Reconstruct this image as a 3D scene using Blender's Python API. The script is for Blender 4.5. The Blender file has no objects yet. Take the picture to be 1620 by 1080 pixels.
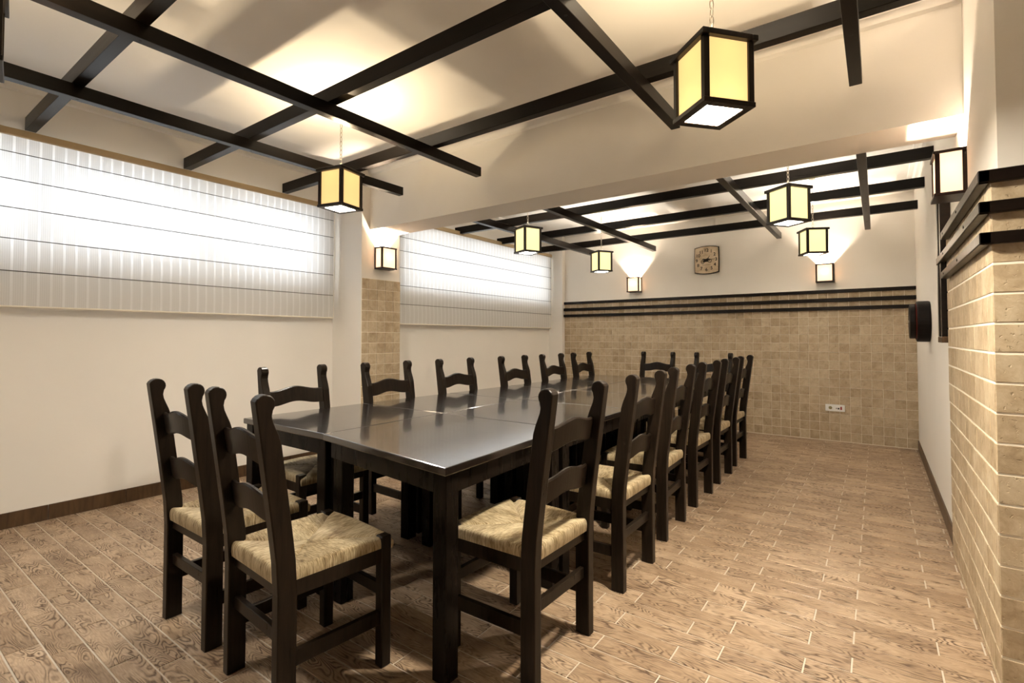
import bpy, bmesh, math, random
from mathutils import Vector, Matrix

random.seed(7)
C = bpy.context.scene.collection
SC = bpy.context.scene
PI = math.pi

# ------------------------------------------------------------------ camera, sky, exposure
cam_data = bpy.data.cameras.new('camera')
cam_data.sensor_width = 36.0
cam_data.lens = 791.35 * 36.0 / 1620.0
cam_data.shift_x = (810 - 822.33) / 1620.0
cam_data.shift_y = (512.5 - 540) / 1620.0
cam_data.clip_start = 0.02
cam = bpy.data.objects.new('camera', cam_data)
cam.location = (0, 0, 1.208)
cam.rotation_euler = (PI / 2 + 0.0259, 0, 0.6204)
C.objects.link(cam)
SC.camera = cam

world = bpy.data.worlds.new('world')
SC.world = world
world.use_nodes = True
bg = world.node_tree.nodes['Background']
bg.inputs[0].default_value = (0.93, 0.97, 1.0, 1)
bg.inputs[1].default_value = 2.7

SC.view_settings.view_transform = 'Standard'
SC.view_settings.look = 'None'
SC.view_settings.gamma = 1.0
SC.view_settings.use_curve_mapping = False
SC.view_settings.exposure = 1.1

PENDANT_W = 46.0       # bulb inside each pendant
DIFFUSER_E = 470.0      # frosted glass under the bulb
PANEL_E = 0.46
SCONCE_W = 34.0

# ------------------------------------------------------------------ materials
def new_mat(name):
    m = bpy.data.materials.new(name)
    m.use_nodes = True
    nt = m.node_tree
    b = nt.nodes['Principled BSDF']
    return m, nt, b

def N(nt, typ, **kw):
    n = nt.nodes.new(typ)
    for k, v in kw.items():
        setattr(n, k, v)
    return n

def L(nt, a, b):
    nt.links.new(a, b)

def math_node(nt, op, a, b=None):
    n = N(nt, 'ShaderNodeMath', operation=op)
    for i, v in enumerate((a, b)):
        if v is None:
            continue
        if isinstance(v, (int, float)):
            n.inputs[i].default_value = v
        else:
            L(nt, v, n.inputs[i])
    return n.outputs[0]

def ramp(nt, fac, stops):
    r = N(nt, 'ShaderNodeValToRGB')
    els = r.color_ramp.elements
    while len(els) < len(stops):
        els.new(0.5)
    for e, (p, c) in zip(els, stops):
        e.position = p
        e.color = (c[0], c[1], c[2], 1)
    L(nt, fac, r.inputs[0])
    return r.outputs[0]

def bump(nt, b, h, strength, dist=0.01):
    n = N(nt, 'ShaderNodeBump')
    n.inputs['Strength'].default_value = strength
    n.inputs['Distance'].default_value = dist
    L(nt, h, n.inputs['Height'])
    L(nt, n.outputs[0], b.inputs['Normal'])

def noise(nt, vec, scale, detail=3, rough=0.55, dist=0.0):
    n = N(nt, 'ShaderNodeTexNoise')
    n.inputs['Scale'].default_value = scale
    n.inputs['Detail'].default_value = detail
    n.inputs['Roughness'].default_value = rough
    n.inputs['Distortion'].default_value = dist
    if vec is not None:
        L(nt, vec, n.inputs['Vector'])
    return n.outputs[0]

def mapping(nt, vec, scale):
    n = N(nt, 'ShaderNodeMapping')
    n.inputs['Scale'].default_value = scale
    L(nt, vec, n.inputs['Vector'])
    return n.outputs[0]

def plain(name, col, rough=0.5, metal=0.0, spec=None):
    m, nt, b = new_mat(name)
    b.inputs['Base Color'].default_value = (*col, 1)
    b.inputs['Roughness'].default_value = rough
    b.inputs['Metallic'].default_value = metal
    if spec is not None:
        b.inputs['Specular IOR Level'].default_value = spec
    return m

def plaster(name, col):
    m, nt, b = new_mat(name)
    g = N(nt, 'ShaderNodeNewGeometry').outputs['Position']
    n1 = noise(nt, g, 2.2, 3)
    c = ramp(nt, n1, [(0.3, [x * 0.97 for x in col]), (0.7, col)])
    L(nt, c, b.inputs['Base Color'])
    b.inputs['Roughness'].default_value = 0.75
    bump(nt, b, noise(nt, mapping(nt, g, (30, 30, 70)), 1.0, 4), 0.12, 0.004)
    return m

def dark_wood(name, c1, c2, rough, scale=(60, 60, 5), bstr=0.08, spec=0.35):
    m, nt, b = new_mat(name)
    tc = N(nt, 'ShaderNodeTexCoord').outputs['Object']
    n1 = noise(nt, mapping(nt, tc, scale), 1.0, 4, 0.6, 0.4)
    L(nt, ramp(nt, n1, [(0.3, c1), (0.75, c2)]), b.inputs['Base Color'])
    r = math_node(nt, 'ADD', math_node(nt, 'MULTIPLY', n1, 0.12), rough - 0.06)
    L(nt, r, b.inputs['Roughness'])
    bump(nt, b, n1, bstr, 0.003)
    b.inputs['Specular IOR Level'].default_value = spec
    return m

def tile_id(nt, ax, org, pit, stagger=None):
    g = N(nt, 'ShaderNodeNewGeometry').outputs['Position']
    s = N(nt, 'ShaderNodeSeparateXYZ')
    L(nt, g, s.inputs[0])
    u = math_node(nt, 'DIVIDE', math_node(nt, 'SUBTRACT', s.outputs[ax[0]], org[0]), pit[0])
    v = math_node(nt, 'DIVIDE', math_node(nt, 'SUBTRACT', s.outputs[ax[1]], org[1]), pit[1])
    fv = math_node(nt, 'FLOOR', v)
    if stagger:
        odd = math_node(nt, 'FLOORED_MODULO', fv, 2.0)
        u = math_node(nt, 'SUBTRACT', u, math_node(nt, 'MULTIPLY', odd, stagger))
    fu = math_node(nt, 'FLOOR', u)
    cmb = N(nt, 'ShaderNodeCombineXYZ')
    L(nt, fu, cmb.inputs[0]); L(nt, fv, cmb.inputs[1])
    w = N(nt, 'ShaderNodeTexWhiteNoise', noise_dimensions='3D')
    L(nt, cmb.outputs[0], w.inputs['Vector'])
    return g, w.outputs['Value'], w.outputs['Color']

def stone_tile(name, ax, org, pit):
    m, nt, b = new_mat(name)
    g, rv, rc = tile_id(nt, ax, org, pit)
    off = N(nt, 'ShaderNodeVectorMath', operation='MULTIPLY_ADD')
    L(nt, rc, off.inputs[0]); off.inputs[1].default_value = (7, 7, 7); L(nt, g, off.inputs[2])
    n1 = noise(nt, off.outputs[0], 13, 5, 0.65, 0.6)
    n2 = noise(nt, off.outputs[0], 75, 3, 0.6)
    f = math_node(nt, 'ADD', math_node(nt, 'ADD', math_node(nt, 'MULTIPLY', rv, 0.17), 0.085),
                  math_node(nt, 'ADD', math_node(nt, 'MULTIPLY', n1, 0.80), math_node(nt, 'MULTIPLY', n2, 0.22)))
    c = ramp(nt, f, [(0.34, (0.195, 0.135, 0.075)), (0.52, (0.355, 0.268, 0.165)),
                     (0.68, (0.46, 0.36, 0.235)), (0.86, (0.57, 0.475, 0.335))])
    L(nt, c, b.inputs['Base Color'])
    b.inputs['Roughness'].default_value = 0.55
    pit_n = ramp(nt, n2, [(0.28, (0, 0, 0)), (0.40, (1, 1, 1))])
    h = math_node(nt, 'ADD', math_node(nt, 'MULTIPLY', n1, 0.6), pit_n)
    bump(nt, b, h, 0.55, 0.004)
    return m

PLANK_L, PLANK_W, PLANK_X0, PLANK_Y0, PLANK_ST = 0.412, 0.1034, -0.651, 1.980 - 0.1034, 0.350
def plank_floor(name):
    m, nt, b = new_mat(name)
    g, rv, rc = tile_id(nt, (0, 1), (PLANK_X0, PLANK_Y0), (PLANK_L, PLANK_W), PLANK_ST)
    off = N(nt, 'ShaderNodeVectorMath', operation='MULTIPLY_ADD')
    L(nt, rc, off.inputs[0]); off.inputs[1].default_value = (9, 9, 9); L(nt, g, off.inputs[2])
    p = off.outputs[0]
    n1 = noise(nt, mapping(nt, p, (2.6, 9.5, 1)), 1.0, 2.5, 0.5, 0.3)
    rings = math_node(nt, 'SINE', math_node(nt, 'MULTIPLY', n1, 165.0))
    rings = math_node(nt, 'ADD', math_node(nt, 'MULTIPLY', rings, 0.5), 0.5)
    patch = ramp(nt, noise(nt, mapping(nt, p, (6, 14, 1)), 1.0, 2), [(0.40, (0.18,) * 3), (0.60, (1,) * 3)])
    fine = noise(nt, mapping(nt, p, (22, 190, 1)), 1.0, 3, 0.6)
    spk = noise(nt, mapping(nt, p, (60, 210, 1)), 1.0, 2)
    groove = math_node(nt, 'MULTIPLY', math_node(nt, 'POWER', rings, 2.2), patch)
    t = math_node(nt, 'ADD', math_node(nt, 'MULTIPLY', rv, 0.14),
                  math_node(nt, 'ADD', math_node(nt, 'MULTIPLY', fine, 0.45), math_node(nt, 'MULTIPLY', noise(nt, mapping(nt, p, (5, 9, 1)), 1.0, 3, 0.6), 0.40)))
    base = ramp(nt, t, [(0.28, (0.200, 0.126, 0.075)), (0.5, (0.390, 0.280, 0.184)), (0.75, (0.61, 0.470, 0.338))])
    mx = N(nt, 'ShaderNodeMix', data_type='RGBA')
    dk = math_node(nt, 'MULTIPLY', groove, math_node(nt, 'ADD', math_node(nt, 'MULTIPLY', spk, 1.4), 0.24))
    L(nt, dk, mx.inputs['Factor']); L(nt, base, mx.inputs[6]); mx.inputs[7].default_value = (0.085, 0.046, 0.024, 1)
    L(nt, mx.outputs[2], b.inputs['Base Color'])
    L(nt, math_node(nt, 'ADD', math_node(nt, 'MULTIPLY', groove, 0.18), 0.36), b.inputs['Roughness'])
    h = math_node(nt, 'SUBTRACT', math_node(nt, 'MULTIPLY', fine, 0.35), groove)
    bump(nt, b, h, 0.55, 0.002)
    return m

def rush_mat(name):
    m, nt, b = new_mat(name)
    uv = N(nt, 'ShaderNodeUVMap').outputs[0]
    st = noise(nt, mapping(nt, uv, (430, 34, 1)), 1.0, 3, 0.6)
    st2 = noise(nt, mapping(nt, uv, (150, 16, 1)), 1.0, 3, 0.6)
    t = math_node(nt, 'ADD', math_node(nt, 'MULTIPLY', st, 0.55), math_node(nt, 'MULTIPLY', st2, 0.50))
    t = math_node(nt, 'ADD', t, math_node(nt, 'MULTIPLY', math_node(nt, 'SUBTRACT', noise(nt, mapping(nt, uv, (16, 5, 1)), 1.0, 2), 0.45), 0.45))
    c = ramp(nt, t, [(0.36, (0.15, 0.090, 0.040)), (0.48, (0.43, 0.315, 0.165)), (0.60, (0.70, 0.575, 0.36)), (0.72, (0.87, 0.77, 0.55))])
    L(nt, c, b.inputs['Base Color'])
    b.inputs['Roughness'].default_value = 0.5
    wv = N(nt, 'ShaderNodeTexWave', wave_type='BANDS', bands_direction='X')
    wv.inputs['Scale'].default_value = 95
    wv.inputs['Distortion'].default_value = 1.2
    wv.inputs['Detail Scale'].default_value = 0.6
    L(nt, uv, wv.inputs['Vector'])
    h = math_node(nt, 'ADD', math_node(nt, 'MULTIPLY', st, 1.2), wv.outputs['Fac'])
    bump(nt, b, h, 0.8, 0.004)
    return m

def fabric_mat(name):
    m, nt, b = new_mat(name)
    nt.nodes.remove(b)
    out = nt.nodes['Material Output']
    g = N(nt, 'ShaderNodeNewGeometry').outputs['Position']
    s = N(nt, 'ShaderNodeSeparateXYZ'); L(nt, g, s.inputs[0])
    fy = math_node(nt, 'FRACT', math_node(nt, 'DIVIDE', s.outputs[1], 0.062))
    wide = math_node(nt, 'LESS_THAN', fy, 0.20)
    ln = math_node(nt, 'LESS_THAN', math_node(nt, 'FRACT', math_node(nt, 'DIVIDE', s.outputs[1], 0.0103)), 0.35)
    sheer = math_node(nt, 'MAXIMUM', wide, math_node(nt, 'MULTIPLY', ln, 0.35))
    d = N(nt, 'ShaderNodeBsdfDiffuse'); L(nt, ramp(nt, sheer, [(0.0, (0.70, 0.69, 0.67)), (1.0, (0.92, 0.91, 0.90))]), d.inputs[0])
    t = N(nt, 'ShaderNodeBsdfTranslucent'); t.inputs[0].default_value = (0.80, 0.81, 0.82, 1)
    mx = N(nt, 'ShaderNodeMixShader')
    L(nt, math_node(nt, 'ADD', math_node(nt, 'MULTIPLY', sheer, 0.20), 0.30), mx.inputs[0])
    L(nt, d.outputs[0], mx.inputs[1]); L(nt, t.outputs[0], mx.inputs[2])
    tr = N(nt, 'ShaderNodeBsdfTransparent')
    mx2 = N(nt, 'ShaderNodeMixShader')
    L(nt, math_node(nt, 'ADD', math_node(nt, 'MULTIPLY', sheer, 0.012), 0.006), mx2.inputs[0])
    L(nt, mx.outputs[0], mx2.inputs[1]); L(nt, tr.outputs[0], mx2.inputs[2])
    L(nt, mx2.outputs[0], out.inputs[0])
    return m

def lamp_glass(name, col, tcol, e, tr=0.6):
    """frosted panel: glows from the lamp's own light, lets the bulb shine through"""
    m, nt, b = new_mat(name)
    nt.nodes.remove(b)
    out = nt.nodes['Material Output']
    em = N(nt, 'ShaderNodeEmission'); em.inputs[0].default_value = (*col, 1); em.inputs[1].default_value = e
    d = N(nt, 'ShaderNodeBsdfDiffuse'); d.inputs[0].default_value = (*tcol, 1)
    t = N(nt, 'ShaderNodeBsdfTranslucent'); t.inputs[0].default_value = (*tcol, 1)
    mx = N(nt, 'ShaderNodeMixShader'); mx.inputs[0].default_value = tr
    L(nt, d.outputs[0], mx.inputs[1]); L(nt, t.outputs[0], mx.inputs[2])
    ad = N(nt, 'ShaderNodeAddShader')
    L(nt, em.outputs[0], ad.inputs[0]); L(nt, mx.outputs[0], ad.inputs[1])
    L(nt, ad.outputs[0], out.inputs[0])
    return m

def emit(name, col, e):
    m, nt, b = new_mat(name)
    b.inputs['Base Color'].default_value = (0.8, 0.8, 0.8, 1)
    b.inputs['Emission Color'].default_value = (*col, 1)
    b.inputs['Emission Strength'].default_value = e
    return m

def glass_mat(name):
    m, nt, b = new_mat(name)
    nt.nodes.remove(b)
    out = nt.nodes['Material Output']
    tr = N(nt, 'ShaderNodeBsdfTransparent')
    gl = N(nt, 'ShaderNodeBsdfGlossy'); gl.inputs['Roughness'].default_value = 0.02
    mx = N(nt, 'ShaderNodeMixShader'); mx.inputs[0].default_value = 0.06
    L(nt, tr.outputs[0], mx.inputs[1]); L(nt, gl.outputs[0], mx.inputs[2])
    L(nt, mx.outputs[0], out.inputs[0])
    return m

M = dict(
    wall=plaster('cream_plaster', (0.85, 0.818, 0.765)),
    ceil=plaster('white_ceiling_plaster', (0.88, 0.855, 0.81)),
    chair=dark_wood('chair_dark_wood', (0.0070, 0.0045, 0.0030), (0.020, 0.0130, 0.0080), 0.30, spec=0.18),
    table=dark_wood('table_dark_wood', (0.0050, 0.0034, 0.0025), (0.0075, 0.0050, 0.0037), 0.28, (24, 24, 3), bstr=0.01, spec=0.13),
    )
M['top'] = dark_wood('polished_table_top', (0.0028, 0.0016, 0.0014), (0.010, 0.0058, 0.005), 0.24, (4, 55, 55), 0.006, 1.0)
M['top'].node_tree.nodes['Principled BSDF'].inputs['Coat Weight'].default_value = 0.8
M['top'].node_tree.nodes['Principled BSDF'].inputs['Coat Roughness'].default_value = 0.07
M.update(
    beam=dark_wood('beam_dark_wood', (0.0024, 0.0015, 0.0010), (0.0065, 0.0042, 0.0027), 0.30, (3, 40, 40), spec=0.16),
    trimw=dark_wood('trim_dark_wood', (0.004, 0.0024, 0.0018), (0.011, 0.0068, 0.0048), 0.32, (5, 60, 60), spec=0.2),
    lampw=dark_wood('lamp_dark_wood', (0.0055, 0.003, 0.0018), (0.014, 0.0078, 0.0045), 0.36),
    sconcew=dark_wood('sconce_reddish_wood', (0.011, 0.0034, 0.0020), (0.026, 0.0080, 0.0045), 0.38),
    grout=plain('grout', (0.88, 0.82, 0.70), 0.9),
    floor_grout=plain('floor_grout', (0.60, 0.54, 0.46), 0.85),
    plank=plank_floor('wood_look_floor_tile'),
    rush=rush_mat('woven_rush'),
    fabric=fabric_mat('striped_sheer_fabric'),
    hem=plain('cream_hem', (0.80, 0.75, 0.64), 0.8),
    rod=plain('blind_rod', (0.13, 0.12, 0.11), 0.6),
    tan=plain('tan_headrail', (0.52, 0.40, 0.24), 0.6),
    panel=lamp_glass('amber_glass', (1.0, 0.62, 0.25), (0.085, 0.070, 0.042), PANEL_E),
    panel_pale=lamp_glass('pale_amber_glass', (1.0, 0.80, 0.34), (0.085, 0.074, 0.050), PANEL_E * 1.5),
    spanel=lamp_glass('peach_glass', (1.0, 0.64, 0.40), (0.13, 0.095, 0.062), 0.75),
    diffuser=emit('white_diffuser', (1.0, 0.89, 0.72), DIFFUSER_E),
    diffuser_mid=emit('white_diffuser_mid', (1.0, 0.93, 0.82), DIFFUSER_E * 0.28),
    diffuser_low=emit('white_diffuser_low', (1.0, 0.91, 0.78), DIFFUSER_E * 0.06),
    bulb=emit('bulb', (1.0, 0.88, 0.68), 22),
    steel=plain('steel_chain', (0.42, 0.38, 0.32), 0.35, 1.0),
    screw=plain('screw_hole', (0.004, 0.003, 0.003), 0.6),
    white=plain('white_plastic', (0.85, 0.85, 0.83), 0.35),
    black=plain('black_plastic', (0.01, 0.01, 0.01), 0.4),
    red=plain('red_plastic', (0.35, 0.02, 0.02), 0.4),
    gold=plain('olive_metal', (0.25, 0.22, 0.10), 0.4, 0.5),
    frame=plain('white_window_frame', (0.82, 0.82, 0.80), 0.4),
    glass=glass_mat('window_glass'),
    ink=plain('clock_ink', (0.020, 0.012, 0.008), 0.7),
    ink2=plain('clock_brown_ink', (0.22, 0.14, 0.07), 0.8),
    dface=plain('dark_barrel_wood', (0.005, 0.003, 0.0025), 0.42, 0.0, 0.15),
    redrim=plain('red_rim', (0.14, 0.014, 0.006), 0.45, 0.0, 0.2),
)
BW_ORG = (0.248 - 0.102 * 60, 0.008)
M['t_back'] = stone_tile('stone_tile_back', (0, 2), BW_ORG, (0.102, 0.1025))
M['t_pil'] = stone_tile('stone_tile_pilaster', (1, 2), (3.09 - 0.1 * 10, 0.002), (0.1013, 0.1045))
M['t_side'] = stone_tile('stone_tile_side', (1, 2), (2.352, 0.0288 - 0.1022), (0.1028, 0.1022))
M['t_end'] = stone_tile('stone_tile_end', (0, 2), (0.324, 0.0288 - 0.1022), (0.1028, 0.1022))
M['t_base'] = dark_wood('brown_baseboard_tile', (0.050, 0.026, 0.012), (0.11, 0.062, 0.029), 0.40, (30, 4, 40))

# clock face: yellowed paper, warm and blotchy
m_, nt_, b_ = new_mat('aged_paper')
tc_ = N(nt_, 'ShaderNodeTexCoord').outputs['Object']
L(nt_, ramp(nt_, noise(nt_, tc_, 9, 4), [(0.3, (0.46, 0.33, 0.20)), (0.5, (0.66, 0.53, 0.37)), (0.7, (0.76, 0.65, 0.49))]), b_.inputs['Base Color'])
b_.inputs['Roughness'].default_value = 0.5
M['paper'] = m_

# ------------------------------------------------------------------ mesh helpers
def mesh_obj(name, verts, faces, mat, parent=None, smooth=False):
    me = bpy.data.meshes.new(name)
    me.from_pydata(verts, [], faces)
    me.materials.append(mat)
    if smooth:
        me.polygons.foreach_set('use_smooth', [True] * len(me.polygons))
    me.update()
    o = bpy.data.objects.new(name, me)
    C.objects.link(o)
    if parent is not None:
        o.parent = parent
    return o

class MB:
    def __init__(self):
        self.bm = bmesh.new()
    def box(self, a, b, bevel=0.0, mtx=None, seg=1):
        t = bmesh.new()
        bmesh.ops.create_cube(t, size=1.0)
        sx, sy, sz = (b[i] - a[i] for i in range(3))
        c = Vector([(a[i] + b[i]) / 2 for i in range(3)])
        for v in t.verts:
            v.co = Vector((v.co.x * sx, v.co.y * sy, v.co.z * sz)) + c
        if bevel > 0:
            bmesh.ops.bevel(t, geom=t.edges[:], offset=bevel, segments=seg, affect='EDGES', profile=0.5)
        return self.merge(t, mtx)
    def merge(self, t, mtx=None):
        me = bpy.data.meshes.new('tmp')
        bmesh.ops.recalc_face_normals(t, faces=t.faces[:])
        t.to_mesh(me); t.free()
        if mtx is not None:
            me.transform(mtx)
        self.bm.from_mesh(me)
        bpy.data.meshes.remove(me)
        return self
    def prism(self, prof, axis, a, b, bevel=0.0, mtx=None):
        """prof: closed 2-D outline; extruded along axis from a to b"""
        t = bmesh.new()
        def P(p, w):
            if axis == 'x': return (w, p[0], p[1])
            if axis == 'y': return (p[0], w, p[1])
            return (p[0], p[1], w)
        v0 = [t.verts.new(P(p, a)) for p in prof]
        v1 = [t.verts.new(P(p, b)) for p in prof]
        n = len(prof)
        f0 = t.faces.new(v0); f1 = t.faces.new(v1[::-1])
        for i in range(n):
            t.faces.new((v0[i], v1[i], v1[(i + 1) % n], v0[(i + 1) % n]))
        bmesh.ops.recalc_face_normals(t, faces=t.faces[:])
        if bevel > 0:
            es = [e for f in (f0, f1) for e in f.edges]
            bmesh.ops.bevel(t, geom=es, offset=bevel, segments=2, affect='EDGES', profile=0.5)
        return self.merge(t, mtx)
    def cyl(self, r, h, mtx=None, seg=16, r2=None, bevel=0.0):
        t = bmesh.new()
        bmesh.ops.create_cone(t, cap_ends=True, segments=seg, radius1=r, radius2=r if r2 is None else r2, depth=h)
        if bevel > 0:
            es = [e for e in t.edges if len(e.link_faces) == 2 and any(len(f.verts) > 4 for f in e.link_faces)]
            bmesh.ops.bevel(t, geom=es, offset=bevel, segments=2, affect='EDGES', profile=0.5)
        return self.merge(t, mtx)
    def tube(self, pts, r, closed=False, seg=6):
        t = bmesh.new()
        n = len(pts); rings = []
        for i, p in enumerate(pts):
            p = Vector(p)
            a = Vector(pts[(i - 1) % n]) if (closed or i > 0) else p
            c = Vector(pts[(i + 1) % n]) if (closed or i < n - 1) else p
            d = (c - a).normalized()
            up = Vector((0, 0, 1)) if abs(d.z) < 0.9 else Vector((1, 0, 0))
            if closed:
                ctr = sum((Vector(q) for q in pts), Vector()) / n
                nrm = (Vector(pts[0]) - ctr).cross(Vector(pts[n // 4 + 1]) - ctr).normalized()
                up = nrm
            s = d.cross(up).normalized(); u = s.cross(d).normalized()
            rings.append([t.verts.new(p + r * (math.cos(2 * PI * k / seg) * s + math.sin(2 * PI * k / seg) * u)) for k in range(seg)])
        m = n if closed else n - 1
        for i in range(m):
            A, B = rings[i], rings[(i + 1) % n]
            for k in range(seg):
                t.faces.new((A[k], A[(k + 1) % seg], B[(k + 1) % seg], B[k]))
        return self.merge(t)
    def build(self, name, mat, parent=None, smooth=False):
        me = bpy.data.meshes.new(name)
        self.bm.to_mesh(me); self.bm.free()
        me.materials.append(mat)
        if smooth:
            me.polygons.foreach_set('use_smooth', [True] * len(me.polygons))
        o = bpy.data.objects.new(name, me)
        C.objects.link(o)
        if parent is not None:
            o.parent = parent
        return o

def tag(o, label, cat, group=None):
    o['label'] = label
    o['category'] = cat
    if group:
        o['group'] = group
    return o

def empty(name, loc=(0, 0, 0), rz=0.0):
    o = bpy.data.objects.new(name, None)
    o.empty_display_size = 0.1
    o.location = loc
    o.rotation_euler = (0, 0, rz)
    C.objects.link(o)
    return o

def thing(name, label, cat, loc=(0, 0, 0), rz=0.0, group=None):
    return tag(empty(name, loc, rz), label, cat, group)

def struct(o):
    o['kind'] = 'structure'
    return o

KIDS = {}
def copy_tree(o, parent=None):
    c = o.copy()
    C.objects.link(c)
    if parent is not None:
        c.parent = parent
    for ch in list(o.children):
        copy_tree(ch, c)
    return c

# camera projection, only to choose which pieces show largest
def proj(P):
    yaw, pit, f = 0.6204, 0.0259, 791.35
    x, y, z = P[0], P[1], P[2] - 1.208
    X = x * math.cos(yaw) + y * math.sin(yaw); Y = -x * math.sin(yaw) + y * math.cos(yaw)
    Z = Y * math.cos(pit) + z * math.sin(pit); U = -Y * math.sin(pit) + z * math.cos(pit)
    if Z < 0.05:
        return None
    return 822.3 + f * X / Z, 512.5 - f * U / Z, Z

def tile_geom(w, h, t, ch):
    """raised tile in local XY, facing +Z, chamfered rim, no back: 18 triangles"""
    x, y = w / 2, h / 2
    v = []
    for (ix, z) in ((0, 0), (0, t - ch), (ch, t)):
        v += [(-x + ix, -y + ix, z), (x - ix, -y + ix, z), (x - ix, y - ix, z), (-x + ix, y - ix, z)]
    f = []
    for r in (0, 4):
        for k in range(4):
            f.append((r + k, r + (k + 1) % 4, r + 4 + (k + 1) % 4, r + 4 + k))
    f.append((8, 9, 10, 11))
    return v, f

TILE_ME = {}
def lay_tiles(cells, mat, parent, mtx_of, t, ch, name, rest_name, limit=300, jitter=0.0006):
    """cells: (u0,u1,v0,v1); mtx_of(u,v) -> frame at the cell centre; largest in view become parts, the rest one stuff part"""
    sized = []
    for c in cells:
        Mx = mtx_of((c[0] + c[1]) / 2, (c[2] + c[3]) / 2)
        p = proj(Mx.translation)
        a = -1.0
        if p is not None and -30 < p[0] < 1650 and -30 < p[1] < 1110:
            nrm = Mx.to_3x3() @ Vector((0, 0, 1))
            d = Vector((0, 0, 1.208)) - Mx.translation
            a = max(0.0, nrm.dot(d.normalized())) * (c[1] - c[0]) * (c[3] - c[2]) / d.length_squared
        sized.append((a, c, Mx))
    sized.sort(key=lambda q: -q[0])
    rv, rf = [], []
    rnd = random.Random(3)
    for i, (a, c, Mx) in enumerate(sized):
        w, h = c[1] - c[0], c[3] - c[2]
        tt = t + rnd.uniform(-jitter, jitter)
        if i < limit and a > 0:
            k = (round(w, 4), round(h, 4), name, mat.name)
            if k not in TILE_ME:
                v, f = tile_geom(w, h, t, ch)
                me = bpy.data.meshes.new(name); me.from_pydata(v, [], f); me.materials.append(mat); me.update()
                TILE_ME[k] = me
            o = bpy.data.objects.new(name, TILE_ME[k])
            o.matrix_world = Mx @ Matrix.Translation((0, 0, tt - t))
            C.objects.link(o)
            o.parent = parent
        else:
            v, f = tile_geom(w, h, tt, ch)
            n0 = len(rv)
            rv += [tuple(Mx @ Vector(q)) for q in v]
            rf += [tuple(n0 + q for q in ff) for ff in f]
    if rf:
        o = mesh_obj(rest_name, rv, rf, mat, parent)
        o['kind'] = 'stuff'

FR_Y = Matrix(((1, 0, 0), (0, 0, -1), (0, 1, 0))).to_4x4()      # local X->x, Y->z, Z->-y
FR_XP = Matrix(((0, 0, 1), (1, 0, 0), (0, 1, 0))).to_4x4()      # X->y, Y->z, Z->+x
FR_XN = Matrix(((0, 0, -1), (-1, 0, 0), (0, 1, 0))).to_4x4()    # X->-y, Y->z, Z->-x

# ------------------------------------------------------------------ setting
XR, YB, XL, XP, XL2 = 0.348, 6.885, -4.49, -4.03, -4.28
CEIL = 2.86
XE, YF = 2.7, -1.9

floor = struct(MB().box((XL - 0.2, YF, -0.12), (XE, YB + 0.2, -0.002)).build('floor', M['floor_grout']))
cells = []
j = int(math.floor((YF - PLANK_Y0) / PLANK_W))
GAP = 0.0030
while PLANK_Y0 + j * PLANK_W < YB:
    y0, y1 = PLANK_Y0 + j * PLANK_W, PLANK_Y0 + (j + 1) * PLANK_W
    st = PLANK_ST * PLANK_L if j % 2 else 0.0
    i = int(math.floor((XL - PLANK_X0 - st) / PLANK_L))
    while PLANK_X0 + st + i * PLANK_L < XE:
        x0 = PLANK_X0 + st + i * PLANK_L
        x1 = x0 + PLANK_L
        xe = XR if y0 > 2.30 else XE
        xa, xb = max(x0, XL), min(x1, xe)
        ya, yb = max(y0, YF), min(y1, YB)
        if xb - xa > 0.02 and yb - ya > 0.015:
            cells.append((xa + GAP, xb - GAP, ya + GAP, yb - GAP))
        i += 1
    j += 1
lay_tiles(cells, M['plank'], floor, lambda u, v: Matrix.Translation((u, v, -0.002)), 0.0030, 0.0012, 'floor_tile', 'floor_tiles_beyond', 300, 0.0004)

struct(MB().box((XL - 0.2, YF, CEIL), (XE, YB + 0.2, CEIL + 0.15)).build('ceiling', M['ceil']))

def wall_open(name, x0, x1, y0, y1, wy0, wy1, wz0, wz1):
    b = MB()
    b.box((x0, y0, 0), (x1, y1, wz0)); b.box((x0, y0, wz1), (x1, y1, CEIL))
    b.box((x0, y0, wz0), (x1, wy0, wz1)); b.box((x0, wy1, wz0), (x1, y1, wz1))
    return struct(b.build(name, M['wall']))
WZ0, WZ1 = 1.757, 2.43
wall_open('wall_left', XL - 0.2, XL, YF, 3.02, -1.2, 2.85, WZ0, WZ1)
wall_open('wall_left_back', XL - 0.2, XL2, 3.49, YB, 3.72, 6.66, WZ0, WZ1)
wp = struct(MB().box((XL - 0.2, 3.02, 0), (XP, 3.49, CEIL)).build('wall_pilaster', M['wall']))
struct(MB().box((XL2, 6.80, 0), (-4.035, YB, CEIL)).build('wall_corner', M['wall']))
wb = struct(MB().box((XL - 0.2, YB, 0), (XR + 0.25, YB + 0.2, CEIL)).build('wall_back', M['wall']))
wr = struct(MB().box((XR, 2.36, 0), (XR + 0.25, YB, CEIL)).build('wall_right', M['wall']))
we = struct(MB().box((XR + 0.25, 2.36, 0), (XE, 2.56, CEIL)).build('wall_right_end', M['wall']))
struct(MB().box((XE, YF, 0), (XE + 0.15, 2.56, CEIL)).build('wall_right_front', M['wall']))
struct(MB().box((XL - 0.2, YF - 0.15, 0), (XE + 0.15, YF, CEIL)).build('wall_front', M['wall']))
struct(MB().box((XP, 3.1135, 2.2585), (XR, 3.445, CEIL)).build('trim_beam', M['wall']))

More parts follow.
